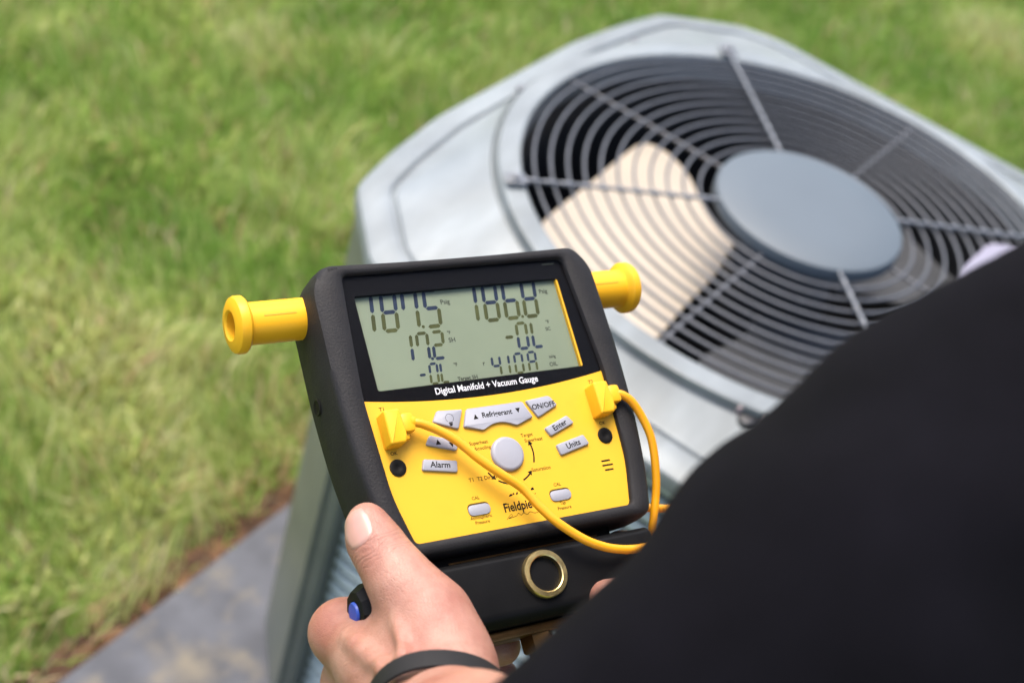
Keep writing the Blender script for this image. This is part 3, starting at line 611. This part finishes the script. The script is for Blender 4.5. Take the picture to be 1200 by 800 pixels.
# ------------------------------------------------------------------ thermocouple probes plugged into the face
def probe(x, label, path, r=2.15):
    base = (x, -10.7, 0); t = thing('probe_cable', label, 'probe cable', dframe(*base), 'yellow probe cables plugged into the gauge')
    sh = lambda bm: (bmesh.ops.translate(bm, verts=bm.verts[:], vec=(-base[0], -base[1], -base[2])), bm)[1]
    bm = bmesh.new(); add_prism(bm, fillet([(x - 4.2, -19.2), (x + 4.0, -19.2), (x + 4.2, -15), (x + 4.2, -2.6), (x - 4.2, -2.6)], [1, 1.5, .5, 1.5, 1.2], 3), .05, 9.4, 1.2, 3); part('plug', sh(bm), 'yellow_plastic', t, auto=40)
    bm = bmesh.new(); add_box(bm, (x + 3.6, -14.2, 2.6), (x + 10.4, -5.0, 9.0), 1.6, 2); add_box(bm, (x + 3.6, -17.4, 1.2), (x + 7.6, -12.5, 6.6), 1.4, 2); part('plug_arm', sh(bm), 'yellow_plastic', t, auto=40)
    bm = bmesh.new(); p0 = Vector(path[0]); p1 = Vector(path[1])
    add_tube(bm, smooth_path(path, 8), r, 12); part('cable', sh(bm), 'yellow_rubber', t, smooth=True)
    bm = bmesh.new(); a = Vector((x + 9.6, -9.6, 5.8)); q = [a + (p1 - a) * k * .16 for k in range(4)]; add_tube(bm, q, [3.7, 3.5, 3.1, 2.7], 12); part('strain_relief', sh(bm), 'yellow_plastic', t, auto=40)
    return t
probe(-57.6, 'yellow probe cable plugged in at T1 and lying across the face to the lower right',
      [(-49.0, -9.6, 6.2), (-44.2, -10.6, 7.0), (-36.2, -15.4, 7.6), (-28.0, -22.3, 8), (-19.8, -32.1, 8.5), (-10.9, -41.2, 9), (-1.8, -49.6, 9), (4.6, -61.0, 10), (11.4, -70.1, 11), (21.8, -79.1, 11), (31.4, -83.9, 10), (39.9, -86.4, 9), (50.6, -87.7, 7), (68.2, -88.4, 3), (88, -96, -12), (98, -116, -34)])
probe(57.6, 'yellow probe cable plugged in at T2 and looping past the right side of the boot',
      [(65.0, -9.2, 6.2), (69.0, -10.5, 7.2), (74.0, -14.8, 7), (78.6, -23.0, 5), (81.6, -32.6, 3), (82.4, -42.6, 0), (82.0, -53.8, -4), (80.8, -61.6, -7), (78.4, -70.4, -10), (78.0, -80, -16), (86, -92, -26), (104, -90, -28), (112, -76, -24), (103, -68.8, -21), (92, -66.2, -20), (80, -63.5, -22), (66, -62, -30), (56, -66, -42)])
# twisted orange lead hanging under the manifold
tl = thing('twisted_lead', 'thin twisted orange lead hanging under the black manifold block', 'lead', dframe(20, -110, -15))
for ph in (0, math.pi):
    c = smooth_path([(-14, -14, -4), (-9.5, -7.5, -1), (-2.6, -1.6, 0), (5.4, -.8, 0), (14, 0, -3)], 12); bm = bmesh.new()
    add_tube(bm, [p + Vector((-.5, .8, 0)) * math.cos(ph + i * .42) * 1.5 + Vector((0, 0, 1)) * math.sin(ph + i * .42) * 1.5 for i, p in enumerate(c)], 1.35, 8); part('strand', bm, 'yellow_rubber', tl, smooth=True)

# ------------------------------------------------------------------ person: one continuous body grown from tapered limbs
def sdf_eval(prims, ax):
    X, Y, Z = ax; F = np.full((len(X), len(Y), len(Z)), .08, np.float32)
    for a, b, ra, rb, k in prims:
        a = np.array(a, float); b = np.array(b, float); m = max(ra, rb) + .085 if max(ra, rb) > .03 else max(ra, rb) + k + .012
        lo = np.minimum(a, b) - m; hi = np.maximum(a, b) + m
        i0, i1 = np.searchsorted(X, lo[0]), np.searchsorted(X, hi[0]); j0, j1 = np.searchsorted(Y, lo[1]), np.searchsorted(Y, hi[1]); k0, k1 = np.searchsorted(Z, lo[2]), np.searchsorted(Z, hi[2])
        if i1 <= i0 or j1 <= j0 or k1 <= k0: continue
        x = X[i0:i1, None, None].astype(np.float32); y = Y[None, j0:j1, None].astype(np.float32); z = Z[None, None, k0:k1].astype(np.float32)
        ab = b - a; L2 = max(ab @ ab, 1e-12)
        t = np.clip(((x - a[0]) * ab[0] + (y - a[1]) * ab[1] + (z - a[2]) * ab[2]) / L2, 0, 1)
        d = np.sqrt((x - a[0] - t * ab[0]) ** 2 + (y - a[1] - t * ab[1]) ** 2 + (z - a[2] - t * ab[2]) ** 2) - (ra + (rb - ra) * t)
        f = F[i0:i1, j0:j1, k0:k1]; h = np.maximum(k - np.abs(f - d), 0) / k; F[i0:i1, j0:j1, k0:k1] = np.minimum(f, d) - h * h * k * .25
    return F
def surface_nets(F, ax):
    X, Y, Z = ax; ins = F < 0; nx, ny, nz = F.shape
    c = np.zeros((nx - 1, ny - 1, nz - 1), np.int8)
    for dx in (0, 1):
        for dy in (0, 1):
            for dz in (0, 1): c += ins[dx:nx - 1 + dx, dy:ny - 1 + dy, dz:nz - 1 + dz]
    I = np.argwhere((c > 0) & (c < 8)); idx = np.full(c.shape, -1, np.int32); idx[tuple(I.T)] = np.arange(len(I))
    acc = np.zeros((len(I), 3)); cnt = np.zeros(len(I)); P = [X, Y, Z]
    for axn in range(3):
        o = [q for q in range(3) if q != axn]
        for u in (0, 1):
            for v in (0, 1):
                A = I.copy(); A[:, o[0]] += u; A[:, o[1]] += v; Bx = A.copy(); Bx[:, axn] += 1
                fa = F[tuple(A.T)]; fb = F[tuple(Bx.T)]; m = (fa < 0) != (fb < 0); t = fa[m] / (fa[m] - fb[m])
                for q in range(3):
                    pa = P[q][A[m, q]]; pb = P[q][Bx[m, q]]; acc[m, q] += pa + (pb - pa) * t
                cnt[m] += 1
    V = acc / cnt[:, None]; Q = []
    for axn in range(3):
        o = [q for q in range(3) if q != axn]; sl0 = [slice(1, -1)] * 3; sl0[axn] = slice(0, -1); sl1 = [slice(1, -1)] * 3; sl1[axn] = slice(1, None)
        a, b = ins[tuple(sl0)], ins[tuple(sl1)]; E = np.argwhere(a != b)
        if not len(E): continue
        fl = a[tuple(E.T)]; E = E + 1; E[:, axn] -= 1
        q = []
        for u, v in ((0, 0), (1, 0), (1, 1), (0, 1)):
            B2 = E.copy(); B2[:, o[0]] -= u; B2[:, o[1]] -= v; q.append(idx[tuple(B2.T)])
        q = np.stack(q, 1); flip = fl if axn != 1 else ~fl; q[~flip] = q[~flip][:, ::-1]; Q.append(q)
    return V, np.concatenate(Q)
def mesh_obj(name, V, Q, m, parent, off):
    me = bpy.data.meshes.new(name); V = np.asarray(V) - np.array(off)
    me.vertices.add(len(V)); me.vertices.foreach_set('co', V.astype(np.float32).reshape(-1)); me.loops.add(len(Q) * 4); me.loops.foreach_set('vertex_index', Q.astype(np.int32).reshape(-1))
    me.polygons.add(len(Q)); me.polygons.foreach_set('loop_start', np.arange(len(Q), dtype=np.int32) * 4); me.update(calc_edges=True); me.validate()
    me.polygons.foreach_set('use_smooth', [True] * len(me.polygons)); me.materials.append(MATS[m]); return link(bpy.data.objects.new(name, me), parent)
def relax(V, Q, it=2, lam=.5):
    e = np.concatenate([Q[:, [0, 1]], Q[:, [1, 2]], Q[:, [2, 3]], Q[:, [3, 0]]]); n = len(V)
    for _ in range(it):
        s = np.zeros_like(V); c = np.zeros(n)
        np.add.at(s, e[:, 0], V[e[:, 1]]); np.add.at(s, e[:, 1], V[e[:, 0]]); np.add.at(c, e[:, 0], 1); np.add.at(c, e[:, 1], 1)
        V = V + lam * (s / c[:, None] - V)
    return V
def axis(lo, hi, flo, fhi, fine, coarse):
    a = [flo]; st = fine
    while a[-1] > lo: st = min(st * 1.25, coarse); a.append(a[-1] - st)
    mid = list(np.arange(flo + fine, fhi, fine)); b = [mid[-1] + fine]; st = fine
    while b[-1] < hi: st = min(st * 1.25, coarse); b.append(b[-1] + st)
    return np.array(a[::-1] + mid + b)
PB = (-.68, -.47, .0)
person = thing('person', 'person in a black long sleeved shirt and dark wristband holding the digital gauge', 'person', Matrix.Translation(PB))
J = dict(S=(-.8399, -.3367, 1.3994), E=(-1.0760, -.2384, 1.2122), W=(-0.9547, -0.1535, 1.0732),
 tt=(-.9051, -.0710, 1.0858), tn=(-.9080, -.0771, 1.0828), ti=(-.9117, -.0872, 1.0818), tm=(-.9167, -.1023, 1.0801), tM=(-.9200, -.1201, 1.0774), tC=(-0.9342, -0.1438, 1.0740),
 iM=(-0.9215, -0.0825, 1.0310), iP=(-.8870, -.0742, 1.0101), iD=(-.8701, -.0887, .9971), iT=(-.8654, -.1036, 1.0),
 mM=(-0.9213, -0.0957, 1.0041), mP=(-.8741, -.1, .9762), mD=(-.8593, -.1215, .9938), mT=(-.8629, -.1382, 1.018),
 rM=(-0.9182, -0.1092, 0.9853), rP=(-.8739, -.1107, .9557), rD=(-.8585, -.1281, .9726), rT=(-.8592, -.1433, .9961),
 pM=(-0.9148, -0.1260, 0.9734), pP=(-.8809, -.1233, .9497), pD=(-.8675, -.1347, .9626), pT=(-.8656, -.1445, .9806),
 Sr=(-.52, -.42, 1.40), Er=(-.54, -.42, 1.11), Wr=(-.752, -.250, 1.050))
def V3(n): return np.array(J[n])
def lerp(a, b, t): return tuple(V3(a) * (1 - t) + V3(b) * t)
HAND = [('tt', 'tn', .0092, .0108, .004), ('tn', 'ti', .0108, .0112, .006), ('ti', 'tm', .0112, .0132, .008), ('tm', 'tM', .0132, .0160, .010), ('tM', 'tC', .0160, .0175, .010), ('tC', 'W', .0175, .022, .012),
        ('iM', 'iP', .0122, .0098, .008), ('iP', 'iD', .0098, .0085, .004), ('iD', 'iT', .0085, .0074, .003),
        ('mM', 'mP', .0124, .0100, .008), ('mP', 'mD', .0100, .0088, .004), ('mD', 'mT', .0096, .0094, .003),
        ('rM', 'rP', .0118, .0096, .008), ('rP', 'rD', .0096, .0084, .004), ('rD', 'rT', .0084, .0074, .003),
        ('pM', 'pP', .0106, .0086, .008), ('pP', 'pD', .0086, .0076, .004), ('pD', 'pT', .0076, .0066, .003)]
hand = [(J[a], J[b], ra, rb, k) for a, b, ra, rb, k in HAND]
for f, rr, t0 in (('iM', .0130, 0.), ('mM', .0128, .1), ('rM', .0122, .2), ('pM', .0112, .3)):
    w0 = tuple(V3('W') * (1 - t0 * .0) + (V3(f) - V3('W')) * .12); hand.append((w0, J[f], .019, rr, .014))
hand.append((lerp('tM', 'tC', .35), lerp('iM', 'W', .35), .0125, .0125, .016))          # web between thumb and first finger
hand.append((lerp('tM', 'tC', .75), lerp('iM', 'W', .55), .014, .014, .014))
# right hand: thumb on the lower right of the block, fingers behind it
RT = [((-.8411, -.1706, 1.0667), (-.8330, -.1800, 1.0640), .0088, .0108, .004), ((-.8330, -.1800, 1.0640), (-.8120, -.2020, 1.0600), .0108, .0130, .008), ((-.8120, -.2020, 1.0600), J['Wr'], .0150, .024, .014)]
for i, (dx, dz) in enumerate(((0, 0), (.006, -.016), (.012, -.032), (.02, -.046))):
    k1 = np.array((-.768 + dx, -.190, 1.052 + dz)); k2 = k1 + (-.022, .034, -.008); k3 = k2 + (-.024, .010, .000); k4 = k3 + (-.020, -.008, .004)
    r = .0105 - .0007 * i
    RT += [(J['Wr'], tuple(k1), .020, .0125, .014), (tuple(k1), tuple(k2), r * 1.1, r, .007), (tuple(k2), tuple(k3), r, r * .9, .004), (tuple(k3), tuple(k4), r * .9, r * .78, .003)]
arms = [(J['W'], lerp('W', 'E', .45), .0250, .033, .02), (lerp('W', 'E', .45), J['E'], .033, .034, .02), (J['E'], lerp('E', 'S', .55), .030, .036, .02), (lerp('E', 'S', .55), J['S'], .034, .029, .02),
        (J['Wr'], lerp('Wr', 'Er', .5), .0255, .038, .02), (lerp('Wr', 'Er', .5), J['Er'], .038, .039, .02), (J['Er'], lerp('Er', 'Sr', .55), .039, .046, .02), (lerp('Er', 'Sr', .55), J['Sr'], .046, .055, .03)]
u = np.array((.955, -.297, 0.)); fw = np.array((.297, .955, 0.))
def tp(c, s): return tuple(np.array(c) + u * s)
PEL, WAI, CHE, NEC = (-.69, -.50, .93), (-.69, -.48, 1.12), (-.68, -.41, 1.30), (-.675, -.375, 1.43)
torso = []
for s in (-1, 1):
    torso += [(tp(PEL, s * .075), tp(WAI, s * .06), .105, .095, .05), (tp(WAI, s * .06), tp(CHE, s * .075), .095, .110, .05), (tp(CHE, s * .075), tp(NEC, s * .05), .110, .055, .05), (tp(NEC, s * .04), J['S'] if s < 0 else J['Sr'], .050, .036, .04)]
neckp = [(NEC, tuple(np.array(NEC) + (-.005, .03, .09)), .056, .053, .03)]
HD = np.array(NEC) + (.0, .055, .195); tl_ = np.array((.297, .955, -.35)); tl_ /= np.linalg.norm(tl_); up_ = np.array((.12, .35, .93)); up_ /= np.linalg.norm(up_)
def hp(f, s, z): return tuple(HD + tl_ * f + u * s + up_ * z)
head = [(hp(-.03, 0, .015), hp(.025, 0, .02), .082, .078, .02), (hp(.03, 0, -.02), hp(.062, 0, -.085), .060, .030, .03), (hp(-.01, 0, -.05), hp(-.02, 0, -.11), .055, .054, .03),
        (hp(.098, 0, .012), hp(.118, 0, -.03), .009, .013, .012), (hp(.092, -.02, -.062), hp(.092, .02, -.062), .008, .008, .006), (hp(.088, -.045, .03), hp(.088, .045, .03), .012, .012, .015),
        (hp(-.005, -.078, .015), hp(-.01, -.082, -.03), .012, .009, .008), (hp(-.005, .078, .015), hp(-.01, .082, -.03), .012, .009, .008)]
legs = []
for s in (-1, 1):
    hip = tp((-.69, -.50, .90), s * .085); kn = tp((-.68, -.46, .50), s * .10); an = tp((-.69, -.50, .09), s * .11); toe = tuple(np.array(an) + fw * .17 + (0, 0, -.055)); heel = tuple(np.array(an) - fw * .03 + (0, 0, -.05))
    legs.append((hip, kn, an, toe, heel))
    torso += [(hip, kn, .082, .056, .03)]
legp = []
for hip, kn, an, toe, heel in legs: legp += [(kn, an, .056, .038, .02), (heel, toe, .036, .030, .02), (an, heel, .038, .036, .02)]
def sdf_points(prims, P):
    F = np.full(len(P), .08)
    for a, b, ra, rb, k in prims:
        a = np.array(a); b = np.array(b); ab = b - a; t = np.clip((P - a) @ ab / max(ab @ ab, 1e-12), 0, 1); d = np.linalg.norm(P - a - t[:, None] * ab, axis=1) - (ra + (rb - ra) * t)
        h = np.maximum(k - np.abs(F - d), 0) / k; F = np.minimum(F, d) - h * h * k * .25
    return F
CAMP = np.array((-1.2985, -.275, 1.5753))
def on_skin(p, depth):
    """the point of the hand's surface above p on the camera's side, moved inward by depth"""
    p = np.array(p, float); d = CAMP - p; d /= np.linalg.norm(d); r = np.arange(0, .06, .0005); f = sdf_points(HAND0, p + r[:, None] * d)
    return tuple(p + d * (r[np.argmax(f > 0)] - depth))
HAND0 = hand + arms
for f, e, rr in (('iM', .62, .0026), ('mM', .60, .0024), ('tM', .0, .0)):
    if rr == 0: continue
    q = [on_skin(lerp(f, 'W', t), .0031) for t in np.linspace(.06, e, 7)]
    hand += [(a, b, rr, rr * .92, .005) for a, b in zip(q, q[1:])]
q = [on_skin(p, .0021) for p in (lerp('tM', 'iM', .35), lerp('tC', 'iM', .42), lerp('tC', 'mM', .30), lerp('W', 'tC', .45))]
hand += [(a, b, .0018, .0018, .005) for a, b in zip(q, q[1:])]
ax = (axis(-1.18, -.36, -.950, -.735, .0016, .013), axis(-.70, .02, -.262, -.050, .0016, .013), axis(-.01, 1.79, .930, 1.110, .0016, .014))
Fb = sdf_eval(torso + neckp + head + legp + arms + hand + RT, ax)
Vb, Qb = surface_nets(Fb, ax); Vb = relax(Vb, Qb, 2, .45)
body = mesh_obj('body', Vb, Qb, 'skin', person, PB)
def nail(name, prims, c, axis_dir, out, L, Wd, lift=.0004):
    c = np.array(c); a = np.array(axis_dir, float); a /= np.linalg.norm(a); o = np.array(out, float); o -= a * (o @ a); o /= np.linalg.norm(o); s = np.cross(a, o)
    n = 12; P = []
    for i in range(n + 1):
        for j in range(n + 1):
            x = 2 * i / n - 1; y = 2 * j / n - 1; xx = x * math.sqrt(1 - .42 * y * y); yy = y * math.sqrt(1 - .35 * x * x); P.append(c + s * xx * Wd + a * yy * L + o * .02)
    P = np.array(P)
    for _ in range(40): P = P - o * sdf_points(prims, P)[:, None] * .7
    ed = np.array([min(i, n - i, j, n - j) > 0 for i in range(n + 1) for j in range(n + 1)])
    P = P + o * np.where(ed, lift, -.0006)[:, None]
    Q = np.array([(i * (n + 1) + j, (i + 1) * (n + 1) + j, (i + 1) * (n + 1) + j + 1, i * (n + 1) + j + 1) for i in range(n) for j in range(n)])
    mesh_obj(name, P, Q, 'nail', person, PB)
WB = (-0.9540, -0.1552, 1.0732)
ta = V3('tt') - V3('ti'); tocam = CAMP - V3('tn'); tocam /= np.linalg.norm(tocam)
cr_ = np.array((.5525, -.7966, .2453))
nail('thumbnail', hand[:6], V3('tt') * .75 + V3('tn') * .25 - cr_ * .0022, np.array((-.04, .92, .388)) * .62 + ta / np.linalg.norm(ta) * .38, tocam - cr_ * .42, .0084, .0080)
rta = np.array(RT[0][0]) - np.array(RT[0][1]); nail('thumbnail', RT[:3], np.array(RT[0][0]) - rta / np.linalg.norm(rta) * .003, rta, CAMP - np.array(RT[0][0]) + np.array((.3, -.3, 0)), .0075, .0070)
# wristband, fitted to the wrist
def ring_band(name, c, axv, wdt, th, m):
    c = np.array(c, float); a = np.array(axv, float); a /= np.linalg.norm(a); p = np.cross(a, (0, 0, 1.)); p /= np.linalg.norm(p); q = np.cross(a, p); n = 72; R = []
    for k in range(n):
        t = 2 * math.pi * k / n; d = p * math.cos(t) + q * math.sin(t); r = np.arange(.012, .05, .0004); f = sdf_points(hand + arms, c + r[:, None] * d); R.append(r[np.argmax(f > 0)])
    R = np.array(R); R = np.maximum(R, .8 * R.mean())
    for _ in range(4): R = np.maximum(R, (np.roll(R, 1) + np.roll(R, -1)) / 2)
    for _ in range(12): R = (np.roll(R, 1) + np.roll(R, -1) + R) / 3
    bm = bmesh.new(); sec = [(.0006, -wdt / 2), (th, -wdt / 2 + .0005), (th + .0003, 0), (th, wdt / 2 - .0005), (.0006, wdt / 2), (-.001, 0)]; rings = []
    for dr, h in sec: rings.append([bm.verts.new(c - np.array(PB) + a * h + (p * math.cos(2 * math.pi * k / n) + q * math.sin(2 * math.pi * k / n)) * (R[k] + dr + .0008)) for k in range(n)])
    for u_, v_ in zip(rings, rings[1:] + rings[:1]):
        for k in range(n): bm.faces.new((u_[k], v_[k], v_[(k + 1) % n], u_[(k + 1) % n]))
    return obj(name, bm, m, person, auto=45)
wa_ = V3('E') - V3('W'); ring_band('wristband', np.array(WB) + np.array((-.66, -.53, .18)) * .009, (-.66, -.53, .18), .0100, .0017, 'band_rubber')
# clothes
def wob(X, Y, Z):
    return .0034 * np.sin(38 * X + 21 * Z + 2.2 * np.sin(30 * Y)) + .0022 * np.sin(55 * Y - 34 * X + 1.7 * np.sin(41 * Z)) + .0014 * np.sin(90 * Z + 60 * Y + 2 * np.sin(50 * X))
def cloth(name, prims, infl, lo, hi, st, m, cuts, fold=1.0):
    ax = tuple(np.arange(l, h, st) for l, h in zip(lo, hi)); F = sdf_eval(prims, ax) - infl
    X, Y, Z = (ax[0][:, None, None], ax[1][None, :, None], ax[2][None, None, :]); F = F + fold * wob(X, Y, Z)
    for p, n in cuts:
        n = np.array(n, float); n /= np.linalg.norm(n); d = (X - p[0]) * n[0] + (Y - p[1]) * n[1] + (Z - p[2]) * n[2]
        F = np.maximum(F, d)
    V, Q = surface_nets(F.astype(np.float32), ax); V = relax(V, Q, 3, .5); return mesh_obj(name, V, Q, m, person, PB)
cuff = V3('W') + wa_ * .74
prof = ((0, .0330), (.2, .0405), (.38, .0540), (.5, .0510), (.65, .0420), (.8, .0395), (1, .0345))
sl = [(tuple(cuff), J['E'], .0310, .037, .02)] + [(lerp('E', 'S', a), lerp('E', 'S', b), ra, rb, .02) for (a, ra), (b, rb) in zip(prof, prof[1:])]
cuffr = V3('Wr') + (V3('Er') - V3('Wr')) * .45
slr = [(tuple(cuffr), lerp('Wr', 'Er', .7), .039, .042, .02), (lerp('Wr', 'Er', .7), J['Er'], .042, .044, .02), (J['Er'], lerp('Er', 'Sr', .5), .044, .052, .02), (lerp('Er', 'Sr', .5), J['Sr'], .052, .058, .03)]
cloth('shirt', torso[:4] + torso[5:9] + sl + slr, .009, (-1.18, -.72, .86), (-.34, -.03, 1.52), .0065, 'shirt_cloth', [((0, 0, .90), (0, 0, -1))])
trp = []
for hip, kn, an, toe, heel in legs: trp += [(hip, kn, .088, .062, .03), (kn, tuple(np.array(an) + (0, 0, .02)), .062, .056, .03)]
cloth('trousers', trp + [(tp(PEL, -.06), tp(PEL, .06), .108, .108, .04)], .006, (-.98, -.76, .04), (-.40, -.22, 1.10), .009, 'trouser_cloth', [((0, 0, 1.0), (0, 0, 1))])
for hip, kn, an, toe, heel in legs:
    cloth('boot', [(heel, toe, .042, .037, .02), (an, heel, .048, .044, .02), (tuple(np.array(an) + (0, 0, .06)), an, .048, .048, .02)], .003, tuple(np.array(an) - (.28, .28, .12)), tuple(np.array(an) + (.28, .28, .16)), .008, 'boots', [((0, 0, .004), (0, 0, -1))], .2)
cloth('hair', [(hp(-.035, 0, .025), hp(.02, 0, .032), .084, .078, .02), (hp(-.05, 0, -.02), hp(-.045, 0, -.07), .060, .045, .02)], .006, tuple(HD - .17), tuple(HD + .17), .006, 'hair', [(hp(.045, 0, .02), tuple(tl_ - up_ * .9))], .6)
for s_ in (-1, 1):
    bm = bmesh.new(); bmesh.ops.create_uvsphere(bm, u_segments=16, v_segments=10, radius=.0125, matrix=Matrix.Translation(tuple(np.array(hp(.082, s_ * .031, .006)) - np.array(PB))))
    obj('eye', bm, 'eye_white', person, smooth=True)
